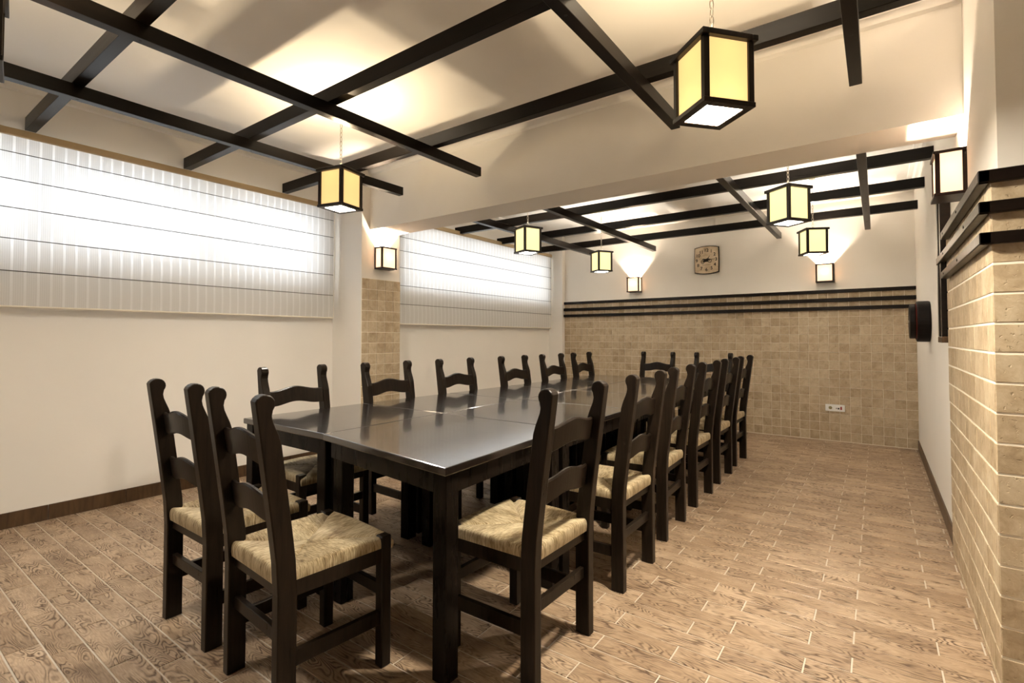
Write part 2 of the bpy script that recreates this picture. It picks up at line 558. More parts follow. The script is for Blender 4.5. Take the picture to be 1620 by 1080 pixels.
# cove strips along the ceiling
def cove(name, a, b, axis, sgn, at):
    prof = [(0, 0), (0.075, 0), (0.070, -0.015), (0.035, -0.025), (0.022, -0.060), (0, -0.070)]
    pr = [(at + sgn * p, CEIL + q) for p, q in prof]
    return struct(MB().prism(pr, axis, a, b).build(name, M['ceil']))
cove('trim_1', YF, 3.02, 'y', 1, XL)
cove('trim_2', XP, XR, 'x', -1, 3.1135)
cove('trim_3', 3.49, 6.80, 'y', 1, XL2)
cove('trim_4', -4.035, XR, 'x', -1, YB)
cove('trim_5', XP, XR, 'x', 1, 3.445)
cove('trim_6', 3.42, YB, 'y', -1, XR)

# tiled dado of the back wall
TZ = 1.762
MBB = MB().box((-4.035, YB - 0.010, 0), (XR, YB, TZ)); g = MBB.build('grout_bed', M['grout'], wb)
cells = []
for k in range(18):
    z0, z1 = 0.008 + (k) * 0.1025, 0.008 + (k + 1) * 0.1025
    for i in range(14, 63):
        x0 = BW_ORG[0] + i * 0.102; x1 = x0 + 0.102
        xa, xb = max(x0, -4.035), min(x1, XR); zb = min(z1, TZ)
        if xb - xa > 0.02 and zb - z0 > 0.015:
            cells.append((xa + 0.0021, xb - 0.0021, z0 + 0.0021, zb - 0.0021))
lay_tiles(cells, M['t_back'], wb, lambda u, v: Matrix.Translation((u, YB - 0.010, v)) @ FR_Y, 0.0040, 0.0012, 'wall_tile', 'wall_tiles_beyond')

# pilaster tiles (face to the room)
MB().box((XP, 3.018, 0), (XP + 0.008, 3.492, 1.778)).build('grout_bed', M['grout'], wp)
cells = []
for k in range(18):
    z0 = 0.002 + k * 0.1045 - 0.1045; z1 = z0 + 0.1045
    for y0, y1 in ((3.018, 3.09), (3.09, 3.193), (3.193, 3.294), (3.294, 3.393), (3.393, 3.492)):
        za = max(z0, 0.002)
        if z1 - za > 0.02:
            cells.append((y0 + 0.0024, y1 - 0.0024, za + 0.0024, z1 - 0.0024))
lay_tiles(cells, M['t_pil'], wp, lambda u, v: Matrix.Translation((XP + 0.008, u, v)) @ FR_XP, 0.0042, 0.0012, 'wall_tile', 'wall_tiles_beyond')

# right-hand tiled end: long side towards the room and short end towards the camera
XQ = 0.324
MB().box((XQ + 0.0026, 2.3406, 0), (XR, 3.69, 1.76)).build('grout_bed', M['grout'], wr)
cells = []
for k in range(-1, 18):
    z0, z1 = 0.0288 + k * 0.1022, 0.0288 + (k + 1) * 0.1022
    za, zb = max(z0, 0.002), min(z1, 1.76)
    for i in range(14):
        y0 = 2.339 + i * 0.1040; y1 = min(y0 + 0.1040, 3.69)
        if y1 - y0 > 0.02 and zb - za > 0.01:
            cells.append((y0 + 0.0020, y1 - 0.0020, za + 0.0046, zb - 0.0046))
lay_tiles(cells, M['t_side'], wr, lambda u, v: Matrix.Translation((XQ + 0.0026, u, v)) @ FR_XN, 0.0026, 0.0010, 'wall_tile', 'wall_tiles_beyond', 300, 0.0009)
MB().box((XR, 2.3406, 0), (1.45, 2.36, 1.76)).build('grout_bed', M['grout'], we)
cells = []
for k in range(-1, 18):
    z0, z1 = 0.0288 + k * 0.1022, 0.0288 + (k + 1) * 0.1022
    za, zb = max(z0, 0.002), min(z1, 1.76)
    for i in range(11):
        x0 = XQ + i * 0.1028; x1 = x0 + 0.1028
        if zb - za > 0.01:
            cells.append((x0 + 0.0022, x1 - 0.0022, za + 0.0046, zb - 0.0046))
lay_tiles(cells, M['t_end'], we, lambda u, v: Matrix.Translation((u, 2.3406, v)) @ FR_Y, 0.0026, 0.0010, 'wall_tile', 'wall_tiles_beyond', 300, 0.0009)

# dark rails over the tiles
for n, (z0, z1, d) in enumerate(((1.722, 1.760, 0.030), (1.617, 1.660, 0.038), (1.522, 1.562, 0.038))):
    struct(MB().box((-4.035, YB - 0.010 - d, z0), (XR, YB - 0.0136, z1), 0.003).build('trim_%d' % (7 + n), M['trimw']))
for n, (z0, z1, yend) in enumerate(((1.738, 1.780, 3.56), (1.632, 1.672, 3.84), (1.526, 1.566, 3.58))):
    b = MB().box((XQ - 0.034, 2.309, z0), (XQ - 0.002, yend, z1), 0.003)
    b.box((XQ - 0.034, 2.309, z0), (1.45, 2.337, z1), 0.003)
    t = struct(b.build('trim_%d' % (10 + n), M['trimw']))
    s = MB()
    for y in ((2.9, 3.46) if n != 1 else (2.68, 3.46)):
        s.cyl(0.006, 0.003, Matrix.Translation((XQ - 0.0345, y, (z0 + z1) / 2)) @ Matrix.Rotation(PI / 2, 4, 'Y'), 10)
    s.build('screw', M['screw'], t)

# baseboards, tile by tile
def baseboard(name, pts, mtx_of, length):
    b = struct(empty(name))
    n = max(1, int(round(length / 0.412)))
    for i in range(n):
        u0, u1 = i * length / n, (i + 1) * length / n
        v, f = tile_geom(u1 - u0 - 0.003, 0.098, 0.010, 0.0015)
        o = mesh_obj('baseboard_tile', v, f, M['t_base'], b)
        o.matrix_world = mtx_of((u0 + u1) / 2)
    return b
baseboard('baseboard_left', None, lambda u: Matrix.Translation((XL, -1.2 + u, 0.05)) @ FR_XP, 4.21)
baseboard('baseboard_left_back', None, lambda u: Matrix.Translation((XL2, 3.50 + u, 0.05)) @ FR_XP, 3.29)
baseboard('baseboard_right', None, lambda u: Matrix.Translation((XR, 3.70 + u, 0.05)) @ FR_XN, 3.17)

# windows behind the blinds
def window(name, xo, y0, y1, n):
    w = struct(empty(name, (xo, (y0 + y1) / 2, WZ0)))
    ox, oy = xo, (y0 + y1) / 2
    yy = [y0 + (y1 - y0) * k / n for k in range(n + 1)]
    b = MB()
    b.box((-0.03, y0 - oy, 0), (0.03, y1 - oy, 0.05)); b.box((-0.03, y0 - oy, WZ1 - WZ0 - 0.05), (0.03, y1 - oy, WZ1 - WZ0))
    for k, y in enumerate(yy):
        wd = 0.05 if 0 < k < n else 0.055
        b.box((-0.03, max(y - wd, y0) - oy, 0.05), (0.03, min(y + wd, y1) - oy, WZ1 - WZ0 - 0.05))
    b.build('window_frame', M['frame'], w)
    for k in range(n):
        MB().box((-0.004, yy[k] + 0.05 - oy, 0.05), (0.004, yy[k + 1] - 0.05 - oy, WZ1 - WZ0 - 0.05)).build('pane', M['glass'], w)
window('window_1', XL - 0.12, -1.2, 2.85, 4)
window('window_2', XL - 0.10, 3.72, 6.66, 3)

# ------------------------------------------------------------------ roman blinds
def blind(label, x, y0, y1, ztop, zs, zbot, group, bulge):
    t = thing('roman_blind', label, 'blind', (x, (y0 + y1) / 2, zbot), 0, group)
    oy = (y0 + y1) / 2
    def X(y, z):
        f = (y1 - y) / (y1 - y0)
        return bulge * f * max(0.0, (ztop - z) / (ztop - zbot)) ** 1.2
    edges = [ztop] + zs + [zbot]
    for k in range(len(edges) - 1):
        za, zb = edges[k], edges[k + 1]
        v, f = [], []
        nu, nv = 24, 5
        for a in range(nv + 1):
            for u in range(nu + 1):
                y = y0 + (y1 - y0) * u / nu
                z = za + (zb - za) * a / nv
                v.append((X(y, z) + 0.006 * math.sin(PI * a / nv) + 0.002 * math.sin(9 * y + k), y - oy, z - zbot))
        for a in range(nv):
            for u in range(nu):
                i = a * (nu + 1) + u
                f.append((i, i + 1, i + nu + 2, i + nu + 1))
        mesh_obj('fabric_panel', v, f, M['fabric'], t, True)
    for z in zs:
        MB().tube([(X(y0, z) + 0.003, y0 - oy, z - zbot), (X(y1, z) + 0.003, y1 - oy, z - zbot)], 0.0028, seg=8).build('rod', M['rod'], t, True)
    v = []
    a = (X(y0, zbot), y0 - oy); c = (X(y1, zbot), y1 - oy)
    b = MB(); b.tube([(a[0], a[1], 0.0), (c[0], c[1], 0.0)], 0.007, seg=8); b.build('hem_bar', M['hem'], t, True)
    MB().box((-0.03, y0 - oy, ztop - zbot), (0.022, y1 - oy, ztop - zbot + 0.045), 0.003).build('headrail', M['tan'], t)
    # cord at the window end
    MB().tube([(0.0, y1 + 0.012 - oy, ztop - zbot), (0.012, y1 + 0.012 - oy, (ztop - zbot) * 0.6), (0.0, y1 + 0.010 - oy, 0.0)], 0.003, seg=6).build('cord', M['hem'], t, True)
    return t
blind('long white striped roman blind on the near left wall, left of the tiled pilaster', -4.41, -1.3, 2.965, 2.475, [2.37, 2.20, 2.02, 1.825, 1.622], 1.398, 'roman blinds', 0.05)
blind('white striped roman blind in the back bay, right of the tiled pilaster', -4.215, 3.56, 6.755, 2.475, [2.30, 2.15, 1.965, 1.77, 1.567], 1.350, 'roman blinds', 0.012)

# ------------------------------------------------------------------ ceiling lattice of dark beams
def lattice(label, crosses, longs, zc, zl, x0, x1, y0, y1, hc=0.085, hl=0.072, w=0.055):
    t = thing('ceiling_lattice', label, 'ceiling lattice', ((x0 + x1) / 2, (y0 + y1) / 2, zl))
    o = t.location
    for y in crosses:
        b = MB().box((x0, y - w / 2, zc), (x1, y + w / 2, zc + hc), 0.002)
        ob = b.build('beam', M['beam'], t); ob.location = -o
    for x in longs:
        ob = MB().box((-( y1 - y0) / 2, -w / 2, 0), ((y1 - y0) / 2, w / 2, hl), 0.002).build('beam', M['beam'], t)
        ob.matrix_local = Matrix.Translation((x - o.x, (y0 + y1) / 2 - o.y, 0)) @ Matrix.Rotation(PI / 2, 4, 'Z')
        for y in crosses:
            if y0 < y < y1:
                s = MB().cyl(0.007, 0.002, Matrix.Translation((y - (y0 + y1) / 2, 0, 0.0)), 10).build('screw', M['screw'], ob)
    return t
lattice('dark wooden beam lattice over the near end of the table, before the plaster beam', [-1.1, -0.15, 0.775, 1.69, 2.505], [-3.47, -2.56, -0.985, -0.07], 2.552, 2.480, XL, XR, -1.6, 3.02)
lattice('dark wooden beam lattice in the back bay, beyond the plaster beam', [4.62, 5.47, 6.36], [-3.43, -2.55, -0.965, -0.07], 2.490, 2.418, XL2, XR, 3.60, 6.84)

# ------------------------------------------------------------------ pendant lanterns
def post_frame(b, hw, z0, z1, pw):
    for sx in (-1, 1):
        for sy in (-1, 1):
            b.append(MB().box((sx * hw - pw / 2, sy * hw - pw / 2, z0), (sx * hw + pw / 2, sy * hw + pw / 2, z1), 0.0015))

def ring(hw_out, hw_in, z0, z1):
    b = MB()
    b.box((-hw_out, -hw_out, z0), (hw_out, -hw_in, z1), 0.0015); b.box((-hw_out, hw_in, z0), (hw_out, hw_out, z1), 0.0015)
    b.box((-hw_out, -hw_in, z0), (-hw_in, hw_in, z1), 0.0015); b.box((hw_in, -hw_in, z0), (hw_out, hw_in, z1), 0.0015)
    return b

def make_chain(parent, z0, z1):
    b = MB()
    b.tube([(0, 0, z1 - 0.10), (0, 0, z1)], 0.003, seg=6)
    n = int((z1 - 0.10 - z0) / 0.030); st = (z1 - 0.10 - z0) / n
    for k in range(n):
        zc = z0 + (k + 0.5) * st
        pts = []
        for q in range(10):
            a = 2 * PI * q / 10
            u, w = 0.0080 * math.cos(a), (st / 2 + 0.004) * math.sin(a)
            pts.append((u, 0, zc + w) if k % 2 == 0 else (0, u, zc + w))
        b.tube(pts, 0.0022, closed=True, seg=5)
    b.cyl(0.03, 0.018, Matrix.Translation((0, 0, z1 - 0.008)), 16)
    return b.build('chain', M['steel'], parent)

PEND = [
    ((-0.490, 1.930, 2.035), -40.8, 'largest pendant lantern, nearest the camera at the upper right, dark wood with amber panels'),
    ((-2.970, 2.050, 2.080), 12.2, 'pendant lantern hanging before the pilaster, over the left side of the near table end'),
    ((-2.900, 4.200, 2.065), -23.1, 'pendant lantern just beyond the plaster beam, in front of the back-bay blind'),
    ((-2.880, 5.840, 2.045), -33.1, 'smallest pendant lantern, hanging left of the clock near the back wall'),
    ((-0.520, 4.140, 2.046), -36.6, 'pendant lantern just beyond the plaster beam on the right, nearest of the right pair'),
    ((-0.527, 5.960, 2.060), -61.2, 'pendant lantern hanging right of the clock, directly above a wall sconce'),
    ((-2.416, 0.241, 2.105), -9.4, 'pendant lantern at the left edge of the picture, all but one corner cut off'),
]
def pendant(loc, deg, label, power=1.0):
    t = thing('pendant_lantern', label, 'lamp', loc, math.radians(deg), 'pendant lanterns')
    W, H = 0.105, 0.26
    warm = loc[1] < 3
    ring(W, 0.073, 0.0, 0.018).build('bottom_frame', M['lampw'], t)
    ring(0.113, 0.088, H - 0.020, H).build('top_frame', M['lampw'], t)
    for sx in (-1, 1):
        for sy in (-1, 1):
            MB().box((sx * 0.091 - 0.011, sy * 0.091 - 0.011, 0.018), (sx * 0.091 + 0.011, sy * 0.091 + 0.011, H - 0.020), 0.0015).build('post', M['lampw'], t)
    for k in range(4):
        o = MB().box((-0.080, -0.092, 0.018), (0.080, -0.088, H - 0.020)).build('panel', M['panel' if warm else 'panel_pale'], t)
        o.rotation_euler = (0, 0, k * PI / 2)
    MB().box((-0.073, -0.073, 0.004), (0.073, 0.073, 0.010)).build('diffuser', M['diffuser_low' if not warm else 'diffuser' if loc[0] > -1 else 'diffuser_mid'], t)
    b = MB().box((-0.088, -0.006, H - 0.014), (0.088, 0.006, H - 0.006))
    b.cyl(0.012, 0.05, Matrix.Translation((0, 0, H - 0.03)), 12)
    b.build('cross_bar', M['lampw'], t)
    b = MB().cyl(0.026, 0.07, Matrix.Translation((0, 0, 0.105)), 16, 0.020, 0.01)
    b.build('bulb', M['bulb'], t, True)
    make_chain(t, H - 0.006, CEIL - loc[2])
    ld = bpy.data.lights.new('lantern_bulb_light', 'POINT')
    ld.energy = PENDANT_W * power; ld.color = (1.0, 0.78, 0.50) if warm else (1.0, 0.90, 0.76); ld.shadow_soft_size = 0.03
    lo = bpy.data.objects.new('lantern_bulb_light', ld)
    C.objects.link(lo); lo.parent = t; lo.location = (0, 0, 0.222)
    return t
for loc, deg, lab in PEND:
    pendant(loc, deg, lab, 0.8 if loc[1] > 3 else 0.85)

# ------------------------------------------------------------------ wall sconces (open top, closed bottom)
def sconce(loc, rz, label):
    """local: wall at y=0, lamp reaches to -y"""
    t = thing('wall_sconce', label, 'lamp', loc, rz, 'wall sconces')
    w, d, h = 0.083, 0.112, 0.215
    MB().box((-w - 0.010, -d - 0.008, 0), (w + 0.010, 0, 0.014), 0.0015).build('bottom_plate', M['sconcew'], t)
    b = MB()
    b.box((-w - 0.010, -d - 0.008, h - 0.014), (w + 0.010, -d + 0.012, h), 0.0015)
    for s in (-1, 1):
        b.box((s * w - 0.010, -d + 0.012, h - 0.014), (s * w + 0.010, 0, h), 0.0015)
    b.build('top_frame', M['sconcew'], t)
    for s in (-1, 1):
        MB().box((s * w - 0.009, -d - 0.002, 0.014), (s * w + 0.009, -d + 0.016, h - 0.014), 0.0015).build('post', M['sconcew'], t)
        MB().box((s * w - 0.009, -0.016, 0.014), (s * w + 0.009, 0, h - 0.014), 0.0015).build('post', M['sconcew'], t)
        MB().box((s * w - 0.002, -d + 0.016, 0.014), (s * w + 0.002, -0.016, h - 0.014)).build('panel', M['spanel'], t)
    MB().box((-w + 0.009, -d + 0.003, 0.014), (w - 0.009, -d + 0.007, h - 0.014)).build('panel', M['spanel'], t)
    MB().cyl(0.016, 0.06, Matrix.Translation((0, -0.055, 0.06)), 14, 0.012, 0.006).build('bulb', M['bulb'], t, True)
    ld = bpy.data.lights.new('sconce_bulb_light', 'POINT')
    ld.energy = SCONCE_W; ld.color = (1.0, 0.80, 0.60); ld.shadow_soft_size = 0.012
    lo = bpy.data.objects.new('sconce_bulb_light', ld)
    C.objects.link(lo); lo.parent = t; lo.location = (0, -0.055, 0.125)
    return t
sconce((XP, 3.262, 1.880), PI / 2, 'wall sconce on the plaster above the tiled pilaster, between the blinds')
sconce((-2.846, YB, 1.855), 0, 'wall sconce on the back wall left of the clock')
sconce((-0.487, YB, 1.848), 0, 'wall sconce on the back wall right of the clock')
sconce((XR, 3.14, 1.872), -PI / 2, 'largest wall sconce, on the right wall under the end of the plaster beam')

# ------------------------------------------------------------------ tables
def table(label, FL, FR, BR, BL, legs, z=0.76):
    cx = (FL[0] + FR[0] + BR[0] + BL[0]) / 4; cy = (FL[1] + FR[1] + BR[1] + BL[1]) / 4
    t = thing('dining_table', label, 'table', (cx, cy, 0), 0, 'tables of the long dining table')
    q = [Vector((p[0] - cx, p[1] - cy)) for p in (FL, FR, BR, BL)]
    g = 0.002
    def inset(d):
        r = []
        for i in range(4):
            a, b, c = q[i - 1], q[i], q[(i + 1) % 4]
            u = (a - b).normalized() + (c - b).normalized()
            r.append(b + u * d)
        return r
    MB().prism([tuple(p) for p in inset(g)], 'z', z - 0.030, z, 0.0045).build('tabletop', M['top'], t)
    ins = inset(0.030)
    for i in range(4):
        a, b = ins[i], ins[(i + 1) % 4]
        d = (b - a).normalized(); n = Vector((-d.y, d.x))
        pr = [tuple(a), tuple(b), tuple(b + n * 0.022), tuple(a + n * 0.022)]
        MB().prism(pr, 'z', z - 0.108, z - 0.030).build('apron', M['table'], t)
    for (lx, ly) in legs:
        MB().box((lx - cx - 0.033, ly - cy - 0.033, 0), (lx - cx + 0.033, ly - cy + 0.033, z - 0.030), 0.003).build('leg', M['table'], t)
    return t
ys = [1.345, 2.145, 2.945, 3.730, 4.570, 5.400]
rx = [-1.205, -1.25, -1.265, -1.275, -1.28, -1.285]
lx = [-2.862, -2.845, -2.80, -2.775, -2.765, -2.765]
MX = -2.094
rows = ['first row, nearest the camera', 'second row from the camera', 'third row from the camera', 'fourth row from the camera', 'fifth row, nearest the back wall']
for k in range(5):
    y0, y1 = ys[k], ys[k + 1]
    fr = (rx[k], 1.250) if k == 0 else (rx[k], y0)
    fl = (MX, 1.362) if k == 0 else (MX, y0)
    if k == 0:
        legs = [(MX + 0.075, 1.425), (-1.262, 1.312), (MX + 0.06, y1 - 0.06), (rx[1] - 0.06, y1 - 0.06)]
    elif k == 1:
        legs = [(MX + 0.05, y0 + 0.05), (-1.305, y0 + 0.033), (MX + 0.05, y1 - 0.05), (rx[2] - 0.30, y1 - 0.05)]
    else:
        legs = [(MX + 0.05, y0 + 0.05), (rx[k] - 0.30, y0 + 0.05), (MX + 0.05, y1 - 0.05), (rx[k] - 0.30, y1 - 0.05)]
    table('dark polished square table, right column, ' + rows[k], fl, fr, (rx[k + 1], y1), (MX, y1), legs)
    fl = (lx[k], 1.372) if k == 0 else (lx[k], y0)
    fr = (MX, 1.367) if k == 0 else (MX, y0)
    yy = 1.367 if k == 0 else y0
    o_ = 0.07 if k == 0 else 0.52
    legs = [(MX - 0.045, yy + 0.05), (MX - 0.05, y1 - 0.05), (lx[k] + o_ - 0.02, yy + 0.05), (lx[k + 1] + 0.52, y1 - 0.05)]
    table('dark polished square table, left column, ' + rows[k], fl, fr, (MX, y1), (lx[k + 1], y1), legs)

# ------------------------------------------------------------------ chairs
CW, CH, CR = 0.191, 1.03, 0.073
def make_chair():
    t = empty('dining_chair')
    # back posts, floor to carved knob
    def cl(z):
        return 0.0 if z < 0.45 else -CR * ((z - 0.45) / 0.55) ** 1.08
    zz = [0, 0.20, 0.40, 0.50, 0.60, 0.70, 0.80, 0.87]
    front = [(cl(z) + 0.031, z) for z in zz]
    front += [(cl(0.90) + 0.026, 0.90), (cl(0.925) + 0.019, 0.925), (cl(0.945) + 0.014, 0.945), (cl(0.962) + 0.013, 0.962)]
    kc = (cl(0.999) - 0.003, 0.999); kr = 0.031
    knob = [(kc[0] + kr * math.cos(a), kc[1] + kr * math.sin(a)) for a in [math.radians(d) for d in (-38, -20, 0, 20, 40, 60, 80, 100, 120, 140, 160)]]
    rear = [(cl(z) - 0.031, z) for z in reversed(zz + [0.93, 0.985])]
    prof = front + knob + rear
    for s in (-1, 1):
        MB().prism(prof, 'x', s * CW - 0.021, s * CW + 0.021, 0.004).build('back_post', M['chair'], t)
    # two wavy, slightly bowed slats
    for (ze, zt) in ((0.604, 0.692), (0.795, 0.884)):
        v, f = [], []
        n = 18
        x0 = CW - 0.018
        for i in range(n + 1):
            s = -1 + 2 * i / n
            w = 0.5 + 0.5 * math.cos(PI * min(1.0, abs(s) / 0.80))
            b0, t0 = ze + 0.019 * w, zt + 0.022 * w
            bow = -0.016 * (1 - s * s)
            for (dy, z) in ((0.008, b0 + 0.003), (0.008, t0 - 0.005), (0.003, t0), (-0.005, t0), (-0.010, t0 - 0.006), (-0.010, b0 + 0.004), (-0.005, b0), (0.003, b0)):
                v.append((s * x0, cl(z) + 0.012 + bow + dy, z))
        for i in range(n):
            for k in range(8):
                f.append((i * 8 + k, i * 8 + (k + 1) % 8, (i + 1) * 8 + (k + 1) % 8, (i + 1) * 8 + k))
        f.append(tuple(range(8))); f.append(tuple(reversed(range(n * 8, n * 8 + 8))))
        mesh_obj('back_slat', v, f, M['chair'], t)
    FX, FY = 0.200, 0.362
    for s in (-1, 1):
        MB().box((s * FX - 0.021, FY - 0.021, 0), (s * FX + 0.021, FY + 0.021, 0.474), 0.004).build('front_leg', M['chair'], t)
    # seat rails
    MB().box((-CW + 0.021, -0.012, 0.382), (CW - 0.021, 0.010, 0.432)).build('seat_rail', M['chair'], t)
    MB().box((-FX + 0.021, FY - 0.006, 0.382), (FX - 0.021, FY + 0.016, 0.432)).build('seat_rail', M['chair'], t)
    for s in (-1, 1):
        a, b = s * (CW + 0.006), s * (FX + 0.006)
        pr = [(a - 0.011, 0.028), (a + 0.011, 0.028), (b + 0.011, FY - 0.02), (b - 0.011, FY - 0.02)]
        MB().prism(pr, 'z', 0.382, 0.432).build('seat_rail', M['chair'], t)
        a, b = s * CW, s * FX
        pr = [(a - 0.010, 0.028), (a + 0.010, 0.028), (b + 0.010, FY - 0.02), (b - 0.010, FY - 0.02)]
        MB().prism(pr, 'z', 0.155, 0.206, 0.002).build('stretcher', M['chair'], t)
    MB().box((-CW + 0.019, -0.010, 0.228), (CW - 0.019, 0.010, 0.272), 0.002).build('stretcher', M['chair'], t)
    MB().box((-FX + 0.019, FY - 0.010, 0.250), (FX - 0.019, FY + 0.010, 0.294), 0.002).build('stretcher', M['chair'], t)
    # rush seat: four woven triangles meeting on the diagonals
    yb, yf, hb, hf = -0.022, 0.392, 0.205, 0.214
    cor = [Vector((-hb, yb)), Vector((hb, yb)), Vector((hf, yf)), Vector((-hf, yf))]
    cen = Vector((0, (yb + yf) / 2 - 0.01))
    v, f, uvs = [], [], []
    na = 18
    prof = [(1.0, 0.420), (1.012, 0.436), (1.012, 0.448), (1.0, 0.459), (0.975, 0.466), (0.94, 0.4685), (0.85, 0.468), (0.7, 0.466), (0.5, 0.463), (0.25, 0.461), (0.02, 0.460)]
    for e in range(4):
        a, b = cor[e], cor[(e + 1) % 4]
        base = len(v)
        for r, (k, z) in enumerate(prof):
            for i in range(na + 1):
                s = i / na
                P = a.lerp(b, s)
                ks = k
                Q = cen + (P - cen) * ks
                seam = max(0.0, 1 - min(s, 1 - s) / 0.07)
                puff = 0.006 * math.sin(PI * s)
                zz_ = z + (puff - 0.010 * seam * seam if 3 <= r < 10 else (puff * 0.4 if r == 2 else 0))
                v.append((Q.x, Q.y, zz_))
                uvs.append(((P - a).length * ks + e * 0.77 + (1 - ks) * 0.5 * (b - a).length, (1 - ks) * 0.2 + r * 0.012))
        for r in range(len(prof) - 1):
            for i in range(na):
                q = base + r * (na + 1) + i
                f.append((q, q + 1, q + na + 2, q + na + 1))
    so = mesh_obj('rush_seat', v, f, M['rush'], t, True)
    ul = so.data.uv_layers.new(name='UVMap')
    for lp in so.data.loops:
        ul.data[lp.index].uv = uvs[lp.vertex_index]
    return t

CHAIRS = [
    ((-1.730, 0.888), -4.2, 'dining chair at the near table end on the right, rush seat in view', 'chairs at the near end of the table'),
    ((-2.318, 0.914), -0.5, 'dining chair at the near table end on the left, leftmost chair of all', 'chairs at the near end of the table'),
    ((-2.868, 1.712), -90.7, 'dining chair on the window side, first from the camera', 'chairs on the window side of the table'),
    ((-2.838, 2.413), -90.5, 'dining chair on the window side before the tiled pilaster, second along', 'chairs on the window side of the table'),
    ((-2.810, 3.109), -90.0, 'dining chair on the window side just right of the pilaster, third along', 'chairs on the window side of the table'),
    ((-2.780, 3.890), -90.0, 'dining chair on the window side, fourth from the camera', 'chairs on the window side of the table'),
    ((-2.770, 4.575), -90.0, 'dining chair on the window side, fifth from the camera', 'chairs on the window side of the table'),
    ((-2.765, 5.225), -90.0, 'dining chair on the window side, farthest from the camera', 'chairs on the window side of the table'),
    ((-2.175, 5.840), 174.0, 'dining chair at the far table end, left one', 'chairs at the far end of the table'),
    ((-1.530, 5.840), 174.0, 'dining chair at the far table end, right one, mostly hidden', 'chairs at the far end of the table'),
    ((-0.998, 1.658), 89.0, 'dining chair on the open floor side, nearest the camera, both slats visible', 'chairs on the open floor side of the table'),
    ((-1.020, 2.430), 90.2, 'dining chair on the open floor side, second from the camera', 'chairs on the open floor side of the table'),
    ((-1.065, 3.133), 92.0, 'dining chair on the open floor side, third from the camera', 'chairs on the open floor side of the table'),
    ((-1.085, 3.840), 89.2, 'dining chair on the open floor side, fourth from the camera', 'chairs on the open floor side of the table'),
    ((-1.095, 4.520), 89.3, 'dining chair on the open floor side, fifth from the camera', 'chairs on the open floor side of the table'),
    ((-1.113, 5.200), 88.9, 'dining chair on the open floor side, farthest from the camera', 'chairs on the open floor side of the table'),
]
proto = make_chair()
for i, ((x, y), deg, lab, grp) in enumerate(CHAIRS):
    o = proto if i == 0 else copy_tree(proto)
    o.location = (x, y, 0.0015)
    o.rotation_euler = (0, 0, math.radians(deg))
    tag(o, 'dark wooden ' + lab, 'chair', grp)

# ------------------------------------------------------------------ things on the walls
# clock
ck = thing('wall_clock', 'square bulging wall clock with aged paper face and motorcycle picture, on the back wall', 'clock', (-1.838, YB, 2.235))
def clock_outline(hw, hh, bulge):
    pts = []
    n = 10
    for i in range(n): s = -1 + 2 * i / n; pts.append((s * hw, -hh - bulge * (1 - s * s)))
    for i in range(n): s = -1 + 2 * i / n; pts.append((hw + bulge * 0.15 * (1 - s * s), s * hh))
    for i in range(n): s = 1 - 2 * i / n; pts.append((s * hw, hh + bulge * (1 - s * s)))
    for i in range(n): s = 1 - 2 * i / n; pts.append((-hw - bulge * 0.15 * (1 - s * s), s * hh))
    return pts
MB().prism(clock_outline(0.158, 0.168, 0.022), 'y', -0.030, 0.0, 0.004).build('clock_case', M['lampw'], ck)
MB().prism(clock_outline(0.148, 0.158, 0.021), 'y', -0.034, -0.0305).build('clock_face', M['paper'], ck)
def text(body, size, x, z, y, mat, name, parent):
    cu = bpy.data.curves.new(name, 'FONT')
    cu.body = body; cu.size = size; cu.align_x = 'CENTER'; cu.align_y = 'CENTER'; cu.extrude = 0.0006; cu.offset = 0.0012
    tmp = bpy.data.objects.new('tmp_text', cu)
    C.objects.link(tmp)
    dg = bpy.context.evaluated_depsgraph_get()
    me = bpy.data.meshes.new_from_object(tmp.evaluated_get(dg))
    bpy.data.objects.remove(tmp)
    me.materials.clear(); me.materials.append(mat)
    o = bpy.data.objects.new(name, me)
    C.objects.link(o); o.parent = parent
    o.location = (x, y, z); o.rotation_euler = (PI / 2, 0, 0)
    return o
num_pos = {12: (0, 0.128), 1: (0.062, 0.112), 2: (0.104, 0.068), 3: (0.124, 0.0), 4: (0.108, -0.068), 5: (0.066, -0.112), 6: (0, -0.130), 7: (-0.066, -0.112), 8: (-0.108, -0.068), 9: (-0.126, -0.004), 10: (-0.108, 0.062), 11: (-0.066, 0.106)}
for n, (x, z) in num_pos.items():
    text(str(n), 0.058, x, z, -0.0348, M['ink'], 'numeral', ck)
# motorcycle silhouette printed on the face
b = MB()
def flat_ring(cx, cz, r, w):
    pts = [(cx + r * math.cos(2 * PI * k / 16), -0.0352, cz + r * math.sin(2 * PI * k / 16)) for k in range(16)]
    b.tube(pts, w, closed=True, seg=5)
flat_ring(-0.048, -0.022, 0.022, 0.0035); flat_ring(0.042, -0.014, 0.022, 0.0035)
b.prism([(-0.050, -0.020), (-0.030, -0.028), (0.020, -0.022), (0.030, 0.004), (0.018, 0.022), (-0.010, 0.014), (-0.040, 0.020), (-0.062, 0.012), (-0.030, 0.002)], 'y', -0.0365, -0.0345)
b.tube([(0.042, -0.036, -0.014), (0.022, -0.036, 0.030), (0.034, -0.036, 0.036)], 0.003)
b.build('motorcycle_picture', M['ink'], ck)
b = MB()
for z, w in ((0.062, 0.05), (-0.058, 0.06), (-0.068, 0.055)):
    b.box((-w, -0.0350, z - 0.0012), (w, -0.0342, z + 0.0012))
b.box((-0.148, -0.0350, -0.1335), (0.148, -0.0342, -0.1315))
b.build('faint_print_lines', M['ink2'], ck)
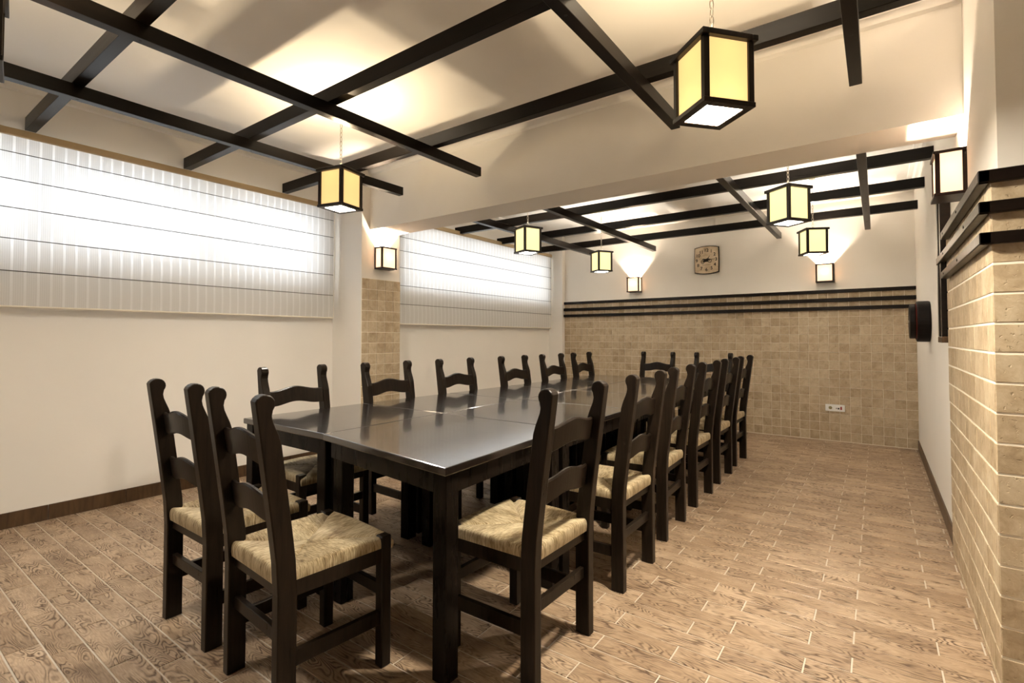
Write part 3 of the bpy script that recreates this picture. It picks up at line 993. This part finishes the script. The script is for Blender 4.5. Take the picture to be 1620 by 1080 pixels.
def hand(ang, ln, w, y):
    a = math.radians(ang)
    o = MB().prism([(-w, -0.018), (w, -0.018), (w * 0.5, ln), (-w * 0.5, ln)], 'y', -0.0012, 0.0012).build('clock_hand', M['ink'], ck)
    o.location = (0, y, 0.0); o.rotation_euler = (0, a, 0)
hand(86, 0.112, 0.0035, -0.0395)
hand(40, 0.066, 0.0045, -0.0375)
MB().cyl(0.006, 0.010, Matrix.Translation((0, -0.039, 0)) @ Matrix.Rotation(PI / 2, 4, 'X'), 12).build('hand_cap', M['ink'], ck)

# outlet strip on the tiled back wall
ot = thing('wall_outlet', 'white horizontal outlet plate on the tiled back wall, low at the right', 'outlet', (-0.411, YB - 0.014, 0.387))
MB().box((-0.097, -0.012, -0.040), (0.097, 0.0, 0.040), 0.0059, seg=3).build('cover_plate', M['white'], ot)
MB().box((-0.074, -0.0145, -0.026), (-0.018, -0.011, 0.026), 0.003).build('socket', M['white'], ot)
MB().cyl(0.018, 0.002, Matrix.Translation((-0.046, -0.0152, 0)) @ Matrix.Rotation(PI / 2, 4, 'X'), 20).build('socket_well', M['gold'], ot)
MB().box((-0.012, -0.0145, -0.026), (0.014, -0.011, 0.026), 0.002).build('blank_module', M['white'], ot)
MB().box((0.008, -0.0150, -0.008), (0.018, -0.011, 0.002)).build('jack', M['black'], ot)
MB().box((0.026, -0.0150, -0.014), (0.042, -0.011, 0.004)).build('jack', M['black'], ot)
MB().box((0.052, -0.0165, -0.018), (0.068, -0.011, 0.018), 0.002).build('switch', M['red'], ot)

# dark round stepped drum on the right wall
dr = thing('wall_drum', 'dark round two-stepped wooden drum mounted on the right wall near the back', 'wall decoration', (XR, 5.215, 1.335))
RY = Matrix.Rotation(PI / 2, 4, 'Y')
MB().cyl(0.166, 0.088, Matrix.Translation((-0.044, 0, 0)) @ RY, 40, None, 0.010).build('drum_body', M['dface'], dr, False)
MB().cyl(0.146, 0.006, Matrix.Translation((-0.090, 0, 0)) @ RY, 40).build('drum_rim', M['redrim'], dr)
MB().cyl(0.140, 0.040, Matrix.Translation((-0.113, 0, 0)) @ RY, 40, None, 0.006).build('drum_head', M['dface'], dr)
MB().cyl(0.012, 0.008, Matrix.Translation((-0.137, 0, 0)) @ RY, 12).build('drum_stud', M['steel'], dr)

# dark upright laths beyond the right tiles
lt = thing('wall_laths', 'pair of dark upright wooden laths on the right wall behind the tiled end', 'wall decoration', (XR - 0.048, 3.70, 1.176))
for y0, y1 in ((-0.006, 0.080), (0.150, 0.330)):
    pass
MB().box((0.0, 0.150, 0.035), (0.047, 0.215, 0.98), 0.002).build('lath', M['trimw'], lt)
MB().box((0.0, 0.010, 0.035), (0.047, 0.075, 0.98), 0.002).build('lath', M['trimw'], lt)
MB().box((0.020, 0.075, 0.035), (0.047, 0.150, 0.98)).build('back_board', M['lampw'], lt)
MB().box((-0.002, 0.000, 0.0), (0.047, 0.225, 0.035), 0.002).build('foot_block', M['t_base'], lt)
